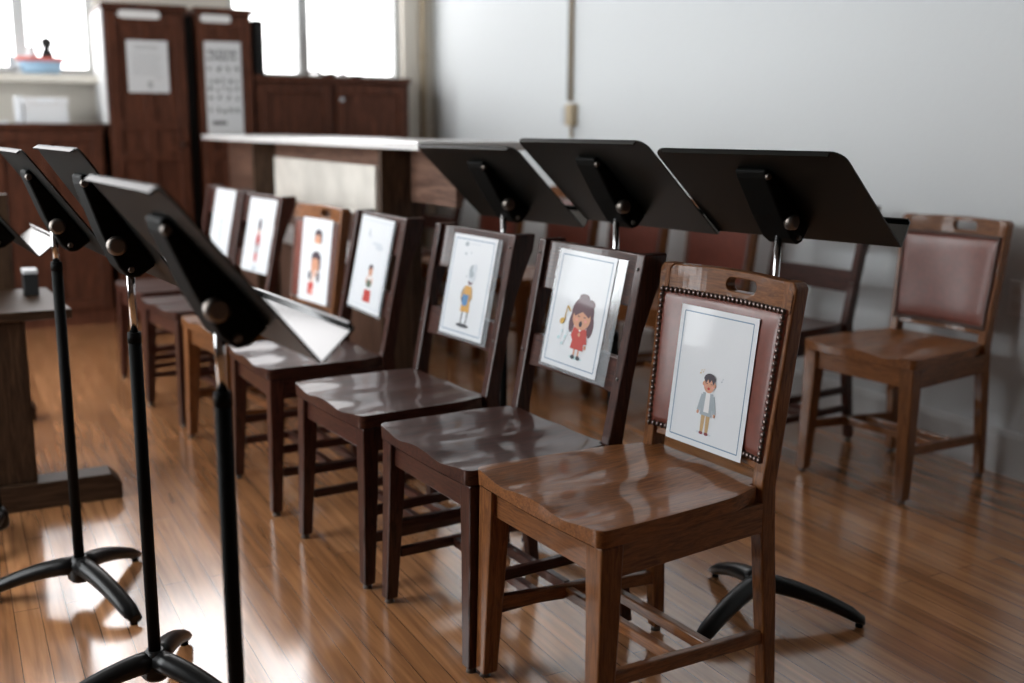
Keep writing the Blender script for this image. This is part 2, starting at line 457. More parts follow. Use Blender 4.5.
        loop = lambda Q: Q[0][:] + [r[-1] for r in Q[1:]] + Q[-1][-2::-1] + [r[0] for r in Q[-2:0:-1]]
        a, b = loop(G), loop(Bk)
        for i in range(len(a)):
            j = (i + 1) % len(a); m.face((a[i], b[i], b[j], a[j]), 0, True)
        pan = m.obj('leather_panel', M_LEATHER, t)
        m = MB(); z0, z1 = .512, .808
        n = 23
        for i in range(n + 1):
            for s in (-1, 1):
                z = lerp(z0, z1, i / n); x = s * (lerp(wp, wt, (z - SH) / (ht - SH)) - .019)
                m.dome(backpt(D, x, z, -.0085), (0, -1, .1), .0072)
        for z in (z0, z1):
            xm = lerp(wp, wt, (z - SH) / (ht - SH)) - .019
            k = 28
            for i in range(1, k): m.dome(backpt(D, lerp(-xm, xm, i / k), z, -.0085), (0, -1, .1), .0072)
        m.obj('nailhead_trim', M_NAIL, pan)
    return t

HALF = -PI / 2
FR = 'front row of chairs with pictures on their backs'
BR = 'back row of chairs along the white wall'
# (kind, x, y, degrees, label, group)
chairs = [
 ('S', .894, 2.144, 4.3, 'dark slat-back chair with the picture of a singing girl in red', FR),
 ('L', .944, 1.712, 4.7, 'brown studded leather-back chair with the picture of a boy in a pale jacket', FR),
 ('S', .839, 2.653, 5.6, 'dark slat-back chair with the picture of a figure in a yellow dress', FR),
 ('S', .786, 3.274, 2.2, 'dark slat-back chair with the picture of a small figure above a red block', FR),
 ('L', .765, 3.845, 8.0, 'brown chair with studded leather back and a picture of two dark-haired heads', FR),
 ('S', .710, 4.403, 8.5, 'dark slat-back chair with the picture of a thin figure in red and black', FR),
 ('S', .678, 4.967, 6.5, 'dark slat-back chair at the far end of the front row, beside the brown cabinets', FR),
 ('L', 2.546, 2.487, 6.9, 'empty brown chair with studded red leather back, rightmost against the white wall', BR),
 ('S', 2.50, 3.04, 7, 'empty dark slat-back chair next to the rightmost leather chair by the wall', BR),
 ('L', 2.44, 3.58, 7, 'empty leather-back chair by the wall, seen through the handle slot of the nearest front chair', BR),
 ('L', 2.37, 4.10, 7, 'empty leather-back chair by the wall, glimpsed under the middle black music desk', BR),
 ('L', 2.30, 4.58, 7, 'empty leather-back chair by the wall, seen between two chrome music stand poles', BR),
 ('L', 2.21, 5.18, 7, 'empty leather-back chair by the wall, farthest of those seen under the black desks', BR),
 ('S', 2.15, 5.80, 7, 'empty chair of the back row farthest away, mostly hidden behind the long desk', BR),
]
protos = {}
chair_objs = []
for kind, x, y, deg, label, grp in chairs:
    rz = HALF + math.radians(deg)
    nm = 'leather_back_chair' if kind == 'L' else 'slat_back_chair'
    if kind not in protos:
        o = make_chair(kind, nm, label, W_HONEY if kind == 'L' else W_DARK, grp); protos[kind] = o
        o.location = (x, y, 0); o.rotation_euler = (0, 0, rz)
    else: o = dup(protos[kind], (x, y, 0), rz, label, grp)
    chair_objs.append((kind, x, y, rz))

# ------------------------------------------------------------------ picture sheets
P_MATS = {}
def pm(name, col):
    if name not in P_MATS: P_MATS[name] = plain('print_' + name, col, rough=.45, coat=.3)
    return P_MATS[name]
COLS = dict(line=(.17, .28, .40), skin=(.62, .30, .18), hair=(.035, .02, .035), brown=(.10, .035, .05), red=(.50, .035, .022),
            yellow=(.62, .33, .06), blue=(.07, .21, .42), grey=(.36, .42, .46), tan=(.52, .34, .15), white=(.8, .8, .8), shoe=(.03, .035, .045),
            teal=(.45, .66, .68), gold=(.60, .36, .05), pale=(.60, .65, .70), wine=(.22, .03, .04), green=(.10, .14, .10), cheek=(.72, .30, .24))
class Draw:
    """flat print: layered polygons in sheet coordinates (x 0..1 across, y 0..1.28 up)"""
    def __init__(s, w, h): s.m = MB(); s.w, s.h = w, h; s.lay = 0; s.mats = []; s.xf = None
    def mi(s, c):
        if c not in s.mats: s.mats.append(c)
        return s.mats.index(c)
    def poly(s, pts, c, keep=False):
        if not keep: s.lay += 1
        y = -.0009 - .00006 * s.lay
        if s.xf:
            ox, oy, k, nx, ny = s.xf; pts = [(nx + (px - ox) * k, ny + (py - oy) * k) for px, py in pts]
        vs = [s.m.bm.verts.new(((px - .5) * s.w, y, (py - .64) * s.w)) for px, py in pts]
        s.m.face(vs, s.mi(c))
    def ell(s, cx, cy, rx, ry, c, a0=0, a1=2 * PI, n=20, rot=0):
        P = []
        for i in range(n + (a1 - a0 < 6.2)):
            a = a0 + (a1 - a0) * i / n; x, y = rx * math.cos(a), ry * math.sin(a)
            P.append((cx + x * math.cos(rot) - y * math.sin(rot), cy + x * math.sin(rot) + y * math.cos(rot)))
        s.poly(P, c)
    def stroke(s, p, q, w, c):
        dx, dy = q[0] - p[0], q[1] - p[1]; l = math.hypot(dx, dy); nx, ny = -dy / l * w / 2, dx / l * w / 2
        s.poly([(p[0] + nx, p[1] + ny), (q[0] + nx, q[1] + ny), (q[0] - nx, q[1] - ny), (p[0] - nx, p[1] - ny)], c)
    def border(s, c='line', i=.055, t=.011):
        a, b = i, 1 - i; top = s.h / s.w - i
        o = .64 - s.h / s.w / 2
        a2, b2 = o + i, o + top
        for p, q in (((a, a2), (b, a2)), ((b, a2), (b, b2)), ((b, b2), (a, b2)), ((a, b2), (a, a2))): s.stroke(p, q, t, c)
    def note(s, x, y, k, c):
        s.ell(x, y, .030 * k, .022 * k, c, rot=.4); s.stroke((x + .026 * k, y), (x + .040 * k, y + .12 * k), .009 * k, c)
        s.stroke((x + .04 * k, y + .12 * k), (x + .085 * k, y + .085 * k), .014 * k, c)

def art_boy(d):
    d.border(); d.xf = (.5, .14, .78, .5, .14)
    d.ell(.50, .15, .13, .018, 'pale')
    for s in (-1, 1):
        d.poly([(.50 + s * .005, .41), (.50 + s * .075, .41), (.50 + s * .066, .16), (.50 + s * .018, .16)], 'tan')
        d.ell(.50 + s * .045, .15, .034, .018, 'wine')
        d.stroke((.50 + s * .085, .60), (.50 + s * .135, .40), .052, 'grey'); d.ell(.50 + s * .138, .385, .020, .022, 'skin')
    d.poly([(.415, .63), (.585, .63), (.60, .36), (.40, .36)], 'grey')
    d.poly([(.465, .635), (.535, .635), (.545, .40), (.455, .40)], 'white')
    d.ell(.50, .735, .095, .105, 'skin')
    d.ell(.405, .73, .018, .024, 'skin'); d.ell(.595, .73, .018, .024, 'skin')
    d.ell(.50, .785, .098, .075, 'hair', 0, PI)
    d.poly([(.405, .79), (.44, .735), (.475, .79), (.50, .745), (.53, .79), (.565, .735), (.595, .79)], 'hair')
    for s in (-1, 1): d.stroke((.50 + s * .026, .735), (.50 + s * .058, .738), .007, 'hair'); d.ell(.50 + s * .06, .705, .018, .012, 'cheek')
    d.ell(.50, .682, .022, .016, 'red')
    d.note(.335, .84, .38, 'gold'); d.note(.38, .86, .3, 'tan'); d.note(.70, .80, .34, 'grey')

def art_girl(d):
    d.border(); d.xf = (.5, .12, 1.06, .58, .17)
    d.ell(.52, .115, .11, .016, 'teal')
    d.ell(.515, .56, .185, .165, 'brown'); d.ell(.36, .45, .045, .10, 'brown'); d.ell(.67, .45, .052, .11, 'brown')
    d.ell(.50, .71, .085, .045, 'brown'); d.ell(.62, .66, .07, .05, 'brown')
    for s in (-1, 1):
        d.stroke((.52 + s * .035, .22), (.52 + s * .035, .13), .026, 'skin'); d.ell(.52 + s * .045, .12, .034, .022, 'shoe')
    d.poly([(.44, .42), (.60, .42), (.625, .20), (.41, .20)], 'red')
    d.stroke((.44, .41), (.405, .31), .05, 'red'); d.stroke((.60, .41), (.645, .27), .05, 'red'); d.ell(.65, .24, .018, .022, 'skin')
    d.stroke((.405, .31), (.50, .345), .045, 'red'); d.ell(.52, .35, .020, .020, 'skin')
    d.poly([(.47, .425), (.57, .425), (.52, .375)], 'white')
    d.ell(.515, .515, .148, .118, 'skin')
    d.ell(.515, .575, .160, .080, 'brown', 0, PI)
    d.poly([(.355, .58), (.40, .52), (.515, .578)], 'brown'); d.poly([(.515, .578), (.63, .53), (.675, .58)], 'brown')
    for s in (-1, 1): d.stroke((.515 + s * .03, .525), (.515 + s * .068, .53), .009, 'hair'); d.ell(.515 + s * .075, .49, .022, .014, 'cheek')
    d.ell(.515, .455, .025, .030, 'hair')
    d.note(.20, .44, 1.35, 'gold')
    d.note(.19, .27, .7, 'teal'); d.note(.26, .22, .6, 'teal'); d.note(.30, .30, .5, 'teal')

def art_yellow(d):
    d.border(); d.xf = (.5, .13, 1, .55, .16)
    d.ell(.47, .13, .15, .024, 'shoe')
    d.stroke((.43, .34), (.42, .14), .024, 'shoe'); d.stroke((.54, .34), (.545, .22), .024, 'shoe'); d.stroke((.545, .22), (.52, .13), .02, 'shoe')
    d.ell(.46, .50, .125, .125, 'hair')
    d.poly([(.41, .62), (.54, .62), (.575, .30), (.37, .30)], 'yellow')
    d.stroke((.40, .60), (.35, .47), .035, 'tan'); d.stroke((.55, .60), (.585, .47), .035, 'tan')
    d.poly([(.375, .51), (.52, .51), (.51, .395), (.385, .395)], 'blue'); d.ell(.445, .395, .062, .025, 'blue')
    d.ell(.50, .665, .05, .03, 'brown')
    d.ell(.52, .74, .085, .075, 'pale'); d.ell(.50, .80, .06, .08, 'grey'); d.ell(.56, .84, .05, .055, 'pale')
    d.ell(.29, 1.12, .045, .03, 'grey'); d.ell(.30, 1.00, .022, .016, 'grey'); d.ell(.42, 1.02, .012, .010, 'grey'); d.ell(.40, .73, .014, .010, 'grey')
    d.stroke((.37, 1.13), (.60, 1.13), .010, 'pale')

def art_reds(d):
    d.border('pale')
    d.poly([(.44, .17), (.68, .17), (.66, .32), (.46, .32)], 'red'); d.stroke((.56, .17), (.565, .32), .012, 'wine')
    d.poly([(.49, .50), (.63, .50), (.65, .38), (.48, .38)], 'white')
    d.ell(.56, .40, .085, .05, 'green'); d.stroke((.49, .48), (.47, .40), .03, 'skin'); d.stroke((.63, .48), (.65, .41), .03, 'skin')
    d.ell(.56, .56, .062, .072, 'skin'); d.ell(.56, .595, .066, .045, 'hair', 0, PI); d.ell(.505, .585, .016, .03, 'hair')
    d.ell(.33, 1.02, .016, .05, 'grey'); d.ell(.38, .98, .03, .018, 'pale')
    d.ell(.70, .86, .12, .03, 'pale'); d.ell(.62, .90, .16, .02, 'pale')

def head(d, x, y, k):
    d.ell(x, y, .125 * k, .14 * k, 'hair'); d.ell(x - .02 * k, y - .035 * k, .10 * k, .115 * k, 'skin')
    d.ell(x, y + .055 * k, .125 * k, .085 * k, 'hair', 0, PI)
def art_heads(d):
    head(d, .56, .97, 1.05); d.poly([(.41, .90), (.72, .90), (.72, .80), (.41, .80)], 'white')
    d.poly([(.30, .20), (.56, .20), (.60, .42), (.30, .42)], 'white')
    d.ell(.36, .40, .05, .07, 'hair'); d.ell(.64, .40, .05, .08, 'hair')
    head(d, .54, .60, 1.3)
    d.ell(.56, .47, .03, .03, 'white')
    d.poly([(.32, .12), (.50, .12), (.52, .30), (.33, .30)], 'red'); d.ell(.46, .16, .05, .06, 'cheek')
    d.stroke((.50, .44), (.44, .30), .05, 'skin')
def art_thin(d):
    d.ell(.50, .12, .07, .03, 'grey'); d.stroke((.50, .36), (.50, .13), .03, 'pale')
    d.poly([(.44, .36), (.56, .36), (.54, .22), (.46, .22)], 'red'); d.poly([(.45, .66), (.57, .66), (.55, .50), (.46, .50)], 'red')
    d.stroke((.50, .50), (.50, .36), .06, 'hair'); d.ell(.51, .72, .05, .06, 'skin'); d.ell(.51, .81, .058, .10, 'hair')
    d.stroke((.46, .62), (.41, .46), .028, 'wine'); d.stroke((.56, .62), (.60, .46), .028, 'wine')
def art_faint(d):
    d.stroke((.50, .60), (.50, .30), .05, 'grey'); d.ell(.50, .66, .045, .055, 'grey'); d.stroke((.48, .30), (.46, .14), .02, 'pale'); d.stroke((.52, .30), (.54, .14), .02, 'pale')
    d.stroke((.46, .55), (.40, .40), .02, 'pale'); d.stroke((.54, .55), (.60, .40), .02, 'pale')

SHEETS = [  # chair index, centre x, bottom z, width, height, tilt deg, art, sleeve, label
 (1, .003, .492, .230, .293, 0, art_boy, None, 'white bordered picture of a boy in a pale jacket and tan trousers'),
 (0, -.004, .578, .228, .286, .8, art_girl, (.010, .036), 'white bordered picture of a singing girl in red with a yellow music note'),
 (2, .012, .578, .228, .284, 0, art_yellow, (.008, .022), 'white bordered picture of a figure in a yellow dress holding something blue'),
 (3, -.022, .562, .262, .306, 1, art_reds, (.006, .012), 'white picture sheet with a small dark-haired figure above a red block'),
 (4, .026, .509, .246, .312, 0, art_heads, None, 'white picture sheet with two dark-haired heads, on the second studded leather chair'),
 (5, .030, .560, .266, .305, 0, art_thin, None, 'white picture sheet with a thin figure in red and black'),
 (6, .034, .575, .252, .300, 0, art_faint, None, 'white picture sheet on the farthest front chair, its figure faint and grey'),
]
def frame_on_back(ci, cx, zc, off):
    kind, x, y, rz = chair_objs[ci]; D = LEA if kind == 'L' else SLA
    R = Matrix.Rotation(rz, 4, 'Z'); R.translation = (x, y, 0)
    sl = Vector((0, D['rec'], D['ht'] - SH)).normalized()
    p = Vector((cx, D['d'] + D['rec'] * (zc - SH) / (D['ht'] - SH) + off, zc))
    L = Matrix.Identity(4)
    L.col[0][:3] = (1, 0, 0); L.col[1][:3] = Vector((0, sl.z, -sl.y)); L.col[2][:3] = sl; L.translation = p
    return R @ L
for ci, cx, zb, w, h, tilt, art, sleeve, label in SHEETS:
    kind = chair_objs[ci][0]; D = LEA if kind == 'L' else SLA
    off = (.000 if w < .24 else -.006) if kind == 'L' else .0075
    M = frame_on_back(ci, cx, zb + h / 2, off) @ Matrix.Rotation(math.radians(tilt), 4, 'Y')
    o = MB().box(-w / 2, w / 2, -.0008, .0002, -h / 2, h / 2).obj('picture_sheet', M_PAPER)
    o.matrix_world = M; tag(o, label, 'picture', 'pictures hung on the front row chairs')
    d = Draw(w, h); art(d)
    d.m.obj('printed_figure', [pm(k, COLS[k]) for k in d.mats], o)
    if sleeve:
        m = MB().box(-w / 2 - sleeve[0], w / 2 + sleeve[1], .0006, .0016, -h / 2 - .008, h / 2)
        m.obj('clear_sleeve', M_CLEAR, o)

# ------------------------------------------------------------------ music stands
def make_stand(label, group, base, desk, w, h, leg_deg, tube_top, legr=.245):
    bx, by = base; cx, cy, cz, a, t = desk
    T = thing('music_stand', label, 'music stand', (bx, by, 0), 0, group)
    # tripod
    m = MB().tube([(0, 0, .045), (0, 0, .055), (0, 0, .090), (0, 0, .108)], [.022, .030, .027, .017], 16)
    m.obj('hub', M_BLACKG, T)
    for g in leg_deg:
        c, s_ = math.cos(math.radians(g)), math.sin(math.radians(g)); rings = []
        for k in range(9):
            f = k / 8; r = lerp(.012, legr, f); z = .068 * (1 - f ** 1.7) + .0155
            hw, th = lerp(.025, .022, f), lerp(.023, .0155, f)
            if k == 8: hw, th = .016, .010
            ctr = Vector((c * r, s_ * r, z)); sd = Vector((-s_, c, 0))
            rings.append([ctr + sd * hw * math.cos(q) + Vector((0, 0, 1)) * th * math.sin(q) for q in [2 * PI * i / 10 for i in range(10)]])
        lg = MB().loft(rings).obj('leg', M_BLACKG, T)
        e = Vector((c * (legr - .012), s_ * (legr - .012), 0))
        MB().tube([e, e + Vector((0, 0, .008))], [.009, .009], 10).obj('rubber_foot', M_BLACK, lg)
    MB().tube([(0, 0, .10), (0, 0, tube_top)], .0125, 16).obj('outer_tube', M_BLACK, T)
    MB().tube([(0, 0, tube_top), (0, 0, tube_top + .02)], [.0135, .0125], 16).obj('collar', M_BLACK, T)
    # desk frame axes
    n = Vector((math.cos(a), -math.sin(a), 0)); u = Vector((-math.sin(a), -math.cos(a), 0))
    v = Vector((0, 0, math.cos(t))) - n * math.sin(t); N = n * math.cos(t) + Vector((0, 0, math.sin(t)))
    O = Vector((cx - bx, cy - by, cz))
    P = lambda x, y, z: O + u * x + v * y + N * z
    # where the pole meets the bracket
    bx0 = (Vector((0, 0, O.z)) - O).dot(u)          # the bracket sits over the pole
    piv_v = -.040 if w > .45 else -.036
    zt = (O + v * piv_v - N * .040).z
    MB().tube([(0, 0, tube_top + .015), (0, 0, zt)], .0080, 14).obj('inner_rod', M_CHROME, T)
    m = MB(); r = .030; out = []
    for sx, ang in ((1, 0), (-1, PI / 2)):
        for i in range(7):
            q = ang + i * PI / 12
            out.append((sx * (w / 2 - r) + r * math.cos(q), h / 2 - r + r * math.sin(q)))
    out += [(-w / 2, -h / 2), (w / 2, -h / 2)]
    m.prism([P(x, y, 0) for x, y in out], -N * .0035)
    flange = [(-w / 2 + r, h / 2), (w / 2 - r, h / 2)]
    m.hexa([P(-w / 2 + r, h / 2 - .003, -.0035), P(w / 2 - r, h / 2 - .003, -.0035), P(w / 2 - r, h / 2, 0), P(-w / 2 + r, h / 2, 0)],
           [P(-w / 2 + r, h / 2 - .003, -.013), P(w / 2 - r, h / 2 - .003, -.013), P(w / 2 - r, h / 2, -.013), P(-w / 2 + r, h / 2, -.013)])
    dk = m.obj('desk', M_DESKM, T)
    q = MB(); th = .0035; lip = .062
    q.hexa([P(-w / 2, -h / 2, 0), P(w / 2, -h / 2, 0), P(w / 2, -h / 2 - th, 0), P(-w / 2, -h / 2 - th, 0)],
           [P(-w / 2 + .006, -h / 2, lip), P(w / 2 - .006, -h / 2, lip), P(w / 2 - .006, -h / 2 - th, lip), P(-w / 2 + .006, -h / 2 - th, lip)])
    q.hexa([P(-w / 2 + .006, -h / 2 - th, lip), P(w / 2 - .006, -h / 2 - th, lip), P(w / 2 - .006, -h / 2 - th, lip + .003), P(-w / 2 + .006, -h / 2 - th, lip + .003)],
           [P(-w / 2 + .006, -h / 2 + .010, lip), P(w / 2 - .006, -h / 2 + .010, lip), P(w / 2 - .006, -h / 2 + .010, lip + .003), P(-w / 2 + .006, -h / 2 + .010, lip + .003)])
    q.obj('tray', M_TRAY, dk)
    m = MB(); bw = .040
    prof = [(h * .32, -.0036), (h * .33, -.014), (h * .28, -.022), (-h * .02, -.048), (-h * .24, -.060), (-h * .33, -.056), (-h * .36, -.040), (-h * .36, -.0036)]
    m.prism([P(bx0 - bw, y, z) for y, z in prof], u * 2 * bw)
    bk = m.obj('bracket', M_BLACK, T, bevel=.006, seg=3)
    pc = P(bx0 + bw, piv_v, -.040)
    MB().tube([pc - u * .002, pc + u * .006, pc + u * .016, pc + u * .020], [.017, .0185, .0175, .012], 20).obj('pivot_knob', M_KNOB, bk)
    pc = P(bx0 + bw, h * .28, -.016)
    MB().tube([pc - u * .002, pc + u * .006], [.008, .006], 12).obj('bolt', M_KNOB, bk)
    pc = P(bx0 + bw, -h * .29, -.045)
    MB().tube([pc - u * .002, pc + u * .006], [.007, .005], 12).obj('bolt', M_KNOB, bk)
    return T
SL = 'black music stands facing the front row'
SR = 'black music stands behind the front row'
make_stand('black music stand nearest the camera at left, its desk blurred and low', SL, (.322, 1.500), (.3075, 1.562, .9645, -.089, .690), .43, .305, (60, 175, -60), .765)
make_stand('black music stand with the middle pole of the three at left', SL, (.297, 2.135), (.272, 2.205, .989, -.09, .584), .43, .305, (66, -54, 186), .745)
make_stand('black music stand at left whose whole tripod shows on the bright floor', SL, (.215, 2.722), (.2245, 2.757, .979, -.079, .622), .425, .305, (49, -67, 160), .820)
make_stand('black music stand at the left edge, only the near end of its desk in view', SL, (.050, 3.20), (.088, 3.215, .945, -.08, .66), .43, .305, (100, -110, 165), .70, .16)
make_stand('black music stand behind the nearest chair, its curved tripod feet on the floor', SR, (1.656, 1.876), (1.630, 1.869, 1.0085, -.2476, .894), .49, .324, (78, -43, 197), .62)
make_stand('black music stand with the middle desk of the three at right', SR, (1.548, 2.377), (1.5286, 2.369, 1.0126, -.12, .829), .52, .336, (20, 140, 262), .60)
make_stand('black music stand whose desk covers the near end of the long brown desk', SR, (1.483, 2.897), (1.463, 2.904, .9882, -.149, .823), .52, .336, (20, 140, 262), .60)

# ------------------------------------------------------------------ long desk behind the front row
T = thing('long_desk', 'long brown wooden desk with pale-edged top and cream board, behind the front row', 'desk', (1.36, 3.27, 0))
def loc(x, y, z): return (x - 1.36, y - 3.27, z)
def lbox(m, x0, x1, y0, y1, z0, z1): return m.box(x0 - 1.36, x1 - 1.36, y0 - 3.27, y1 - 3.27, z0, z1)
lbox(MB(), 1.36, 1.80, 3.27, 6.56, 1.078, 1.108).obj('top', W_TOP['y'], T, bevel=.006)
for y in (3.67, 5.47):
    lbox(MB(), 1.385, 1.50, y, y + .03, 0, 1.077).obj('support_panel', W_OAK['z'], T, bevel=.002)  # darker oak stands in for the shade on the panel sides
lbox(MB(), 1.501, 1.525, 3.28, 6.5, .89, 1.077).obj('back_panel', W_DESK['y'], T)
lbox(MB(), 1.525, 1.56, 3.72, 6.5, 0, .889).obj('body', W_OAK['z'], T)
lbox(MB(), 1.501, 1.524, 3.72, 6.5, 0, .889).obj('front_panel', W_DESK['z'], T)
lbox(MB(), 1.484, 1.4995, 4.00, 5.45, .805, 1.005).obj('board', M_CREAM, T, label='cream board')
m = MB(); lbox(m, 1.41, 1.4995, 3.72, 5.45, .61, .68); ledge = m.obj('ledge', M_PLATE, T, bevel=.004, label='pale ledge')

# ------------------------------------------------------------------ far wall furniture
YC = 6.70
def door(m, x0, x1, z0, z1, yf, rows, st=.055, cols=2):
    m.box(x0, x0 + st, yf - .022, yf, z0, z1); m.box(x1 - st, x1, yf - .022, yf, z0, z1)
    zs = [z0] + rows + [z1]
    for k, z in enumerate(zs):
        a, b = (z, z + st) if k == 0 else ((z - st, z) if k == len(zs) - 1 else (z - st / 2, z + st / 2))
        m.box(x0 + st, x1 - st, yf - .022, yf, a, b)
    if cols == 2:
        xm = (x0 + x1) / 2
        for k in range(len(zs) - 1):
            m.box(xm - st / 2, xm + st / 2, yf - .021, yf, zs[k] + st / 2, zs[k + 1] - st / 2)
    m.box(x0 + st, x1 - st, yf - .010, yf - .001, z0 + st, z1 - st)
    return m
def rounded_plate(m, cx, cz, w, h, y, t):
    r = h / 2; P = []
    for sx, a0 in ((1, -PI / 2), (-1, PI / 2)):
        for i in range(9):
            a = a0 + PI * i / 8; P.append((cx + sx * (w / 2 - r) + r * math.cos(a), y, cz + r * math.sin(a)))
    return m.prism(P, (0, t, 0))
def tall(x0, x1, label, plate, side):
    t = thing('tall_cabinet', label, 'cabinet', ((x0 + x1) / 2, YC, 0), 0, 'tall brown cabinets on the far wall')
    ox = (x0 + x1) / 2; a, b = x0 - ox, x1 - ox
    m = MB().box(a, b, 0, .46, .0, 1.81)
    m.box(a - .012, b + .012, -.03, .46, 1.81, 1.84)
    m.obj('carcass', W_CAB['z'], t)
    if side:
        MB().box(a - .012, a - .0005, .02, .44, 1.17, 1.808).obj('lit_side', M_WHITEP, t, label='cabinet side coloured white for the window light on it')  # window light on this side put into the colour as a white panel
    dr = door(MB(), a + .01, b - .01, -.0 + .12, 1.785, -.001, [.62, .98, 1.16]).obj('door', W_CAB['z'], t, bevel=.002)
    rounded_plate(MB(), plate[0] - ox, plate[1] - .012, plate[2], .045, -.030, .006).obj('name_plate', M_PLATE, dr, label='blank white plate')
    MB().tube([(b - .05, -.024, 1.05), (b - .05, -.045, 1.05)], [.012, .015], 12).obj('door_knob', M_NAIL, dr)
    return t
tall(.872, 1.322, 'tall brown cabinet with a squarish cream notice on its door', (1.065, 1.792, .235), True)
tall(1.392, 1.712, 'tall brown cabinet with a long chart of small marks on its door', (1.500, 1.790, .18), False)
o = MB().box(1.336, 1.378, YC + .06, YC + .45, 0, 1.79).obj('gap_shade', M_GAP); tag(o, 'shaded gap between the two tall brown cabinets, made as a black strip', 'shaded gap')  # black strip stands in for the shade inside the gap

def sheet_lines(m, x0, x1, z0, z1, rows, y, rnd, frac=.8, hh=.0035):
    for k in range(rows):
        z = lerp(z1, z0, (k + .5) / rows); l = lerp(x0, x1, frac + (1 - frac) * rnd.random())
        m.box(x0, l, y - .0006, y - .0002, z - hh / 2, z + hh / 2)
rn = random.Random(3)
yS = YC - .0245
o = MB().box(.985, 1.215, yS, yS + .001, 1.345, 1.638).obj('notice_sheet', M_PAPER2); tag(o, 'cream notice of faint text lines taped to the left tall cabinet', 'notice')
m = MB(); sheet_lines(m, 1.03, 1.17, 1.585, 1.615, 2, yS, rn, .9, .006); sheet_lines(m, 1.015, 1.185, 1.44, 1.57, 9, yS, rn, .85, .003); sheet_lines(m, 1.13, 1.18, 1.42, 1.432, 1, yS, rn)
m.box(1.095, 1.12, yS - .0006, yS - .0002, 1.37, 1.41)
m.obj('printed_text', M_INK, o)
m = MB().box(1.425, 1.640, yS, yS + .001, 1.075, 1.648); o = m.obj('wall_chart', M_PAPER2); tag(o, 'long pale chart of small dark marks taped to the right tall cabinet', 'chart')
m = MB()
for z, n, s in ((1.585, 7, .018), (1.55, 6, .010), (1.49, 4, .016), (1.42, 5, .018), (1.375, 5, .020), (1.32, 4, .016), (1.25, 5, .017)):
    for k in range(n):
        x = lerp(1.455, 1.61, k / (n - 1)) + rn.uniform(-.004, .004)
        for j in range(3):
            ax, az = x + rn.uniform(-.008, .008), z + rn.uniform(-.6, .6) * s
            m.box(ax - rn.uniform(.004, .009), ax + rn.uniform(.004, .008), yS - .0006, yS - .0002, az - rn.uniform(.004, .009), az + rn.uniform(.004, .009))
m.box(1.455, 1.54, yS - .0006, yS - .0002, 1.165, 1.185)
m.obj('printed_marks', M_INKB, o)

# low cabinet under the right window
t = thing('low_cabinet', 'low brown two-door cabinet under the bright window by the corner', 'cabinet', (2.24, YC, 0))
m = MB().box(-.515, .49, 0, .46, 0, 1.43); m.box(-.52, .50, -.03, .46, 1.43, 1.462); m.obj('carcass', W_CAB['z'], t)
for a, b, kx in ((-.49, -.045, -.02), (.0, .46, .035)):
    dr = door(MB(), a, b, .10, 1.41, -.001, [], st=.05, cols=1).obj('door', W_CAB['z'], t, bevel=.002)
    if a == 0: MB().tube([(.025, -.022, 1.325), (.025, -.040, 1.325)], [.010, .013], 12).obj('door_knob', M_GREYP, dr)
# black case standing on it
o = MB().box(1.735, 1.80, YC + .03, YC + .44, 1.4625, 1.79).obj('black_case', M_GAP, bevel=.01); tag(o, 'black case standing on the low cabinet against the right tall cabinet', 'case')
# small clutter
def lathe_obj(name, prof, mat, loc_, label, cat, n=18):
    m = MB().loft([[(r * math.cos(2 * PI * i / n), r * math.sin(2 * PI * i / n), z) for i in range(n)] for r, z in prof])
    o = m.obj(name, mat); o.location = loc_; return tag(o, label, cat)
o = MB().tube([(-.06, 0, .004), (-.02, .01, .03), (.03, .0, .035), (.07, .01, .012), (.11, 0, .006)], [.006, .008, .012, .009, .004], 8).obj('curled_strap', W_DARK['x'])
o.location = (2.13, YC + .12, 1.4665); tag(o, 'small dark curled strap on the low cabinet top', 'strap')
lathe_obj('trinket_bowl', [(.012, 0), (.030, .008), (.036, .03), (.033, .03), (.02, .012)], W_DARK['z'], (2.245, YC + .12, 1.463), 'tiny dark bowl on the low cabinet top beside the window bar', 'bowl')
lathe_obj('candle_cup', [(.020, 0), (.026, .012), (.024, .032), (.018, .03)], M_WHITEP, (2.33, YC + .13, 1.463), 'tiny white cup on the low cabinet top', 'cup')
lathe_obj('trinket_dish', [(.02, 0), (.04, .012), (.044, .022), (.03, .02)], W_DARK['z'], (2.42, YC + .13, 1.463), 'small brown dish on the low cabinet, rightmost of the trinkets', 'dish')

# base cabinet at left
t = thing('base_cabinet', 'long brown panelled base cabinet under the left window', 'cabinet', (-.9, YC, 0))
m = MB().box(-.68, 1.735, .0, .48, 0, 1.14); m.obj('carcass', W_CAB['z'], t)
MB().box(-.68, 1.738, -.035, .48, 1.14, 1.165).obj('worktop', W_CAB['x'], t, bevel=.003)
for k in range(4):
    a = -.66 + k * .6
    door(MB(), a, a + .58, .10, 1.12, -.001, [.55]).obj('door', W_CAB['z'], t, bevel=.002)
# white boxes on the worktop
t = thing('file_box', 'white lidded box on the base cabinet under the left window', 'box', (.53, YC + .14, 1.1655))
m = MB().box(-.10, .13, -.09, .09, 0, .105).obj('body', M_WHITEP, t, bevel=.004)
MB().box(-.105, .135, -.095, .095, .105, .145).obj('lid', M_WHITEP, t, bevel=.004)
MB().box(-.03, .06, -.099, -.0955, .118, .137).obj('label_strip', M_PAPER, t)
o = MB().box(.385, .422, YC + .05, YC + .25, 1.1655, 1.315).obj('binder', M_PAPER, bevel=.004); tag(o, 'white upright binder against the left end of the white box', 'binder')
o = MB().box(.12, .34, YC - .02, YC + .2, 1.1655, 1.178).obj('paper_stack', M_PAPER, bevel=.002); tag(o, 'low stack of white paper on the base cabinet at the left edge', 'paper stack')
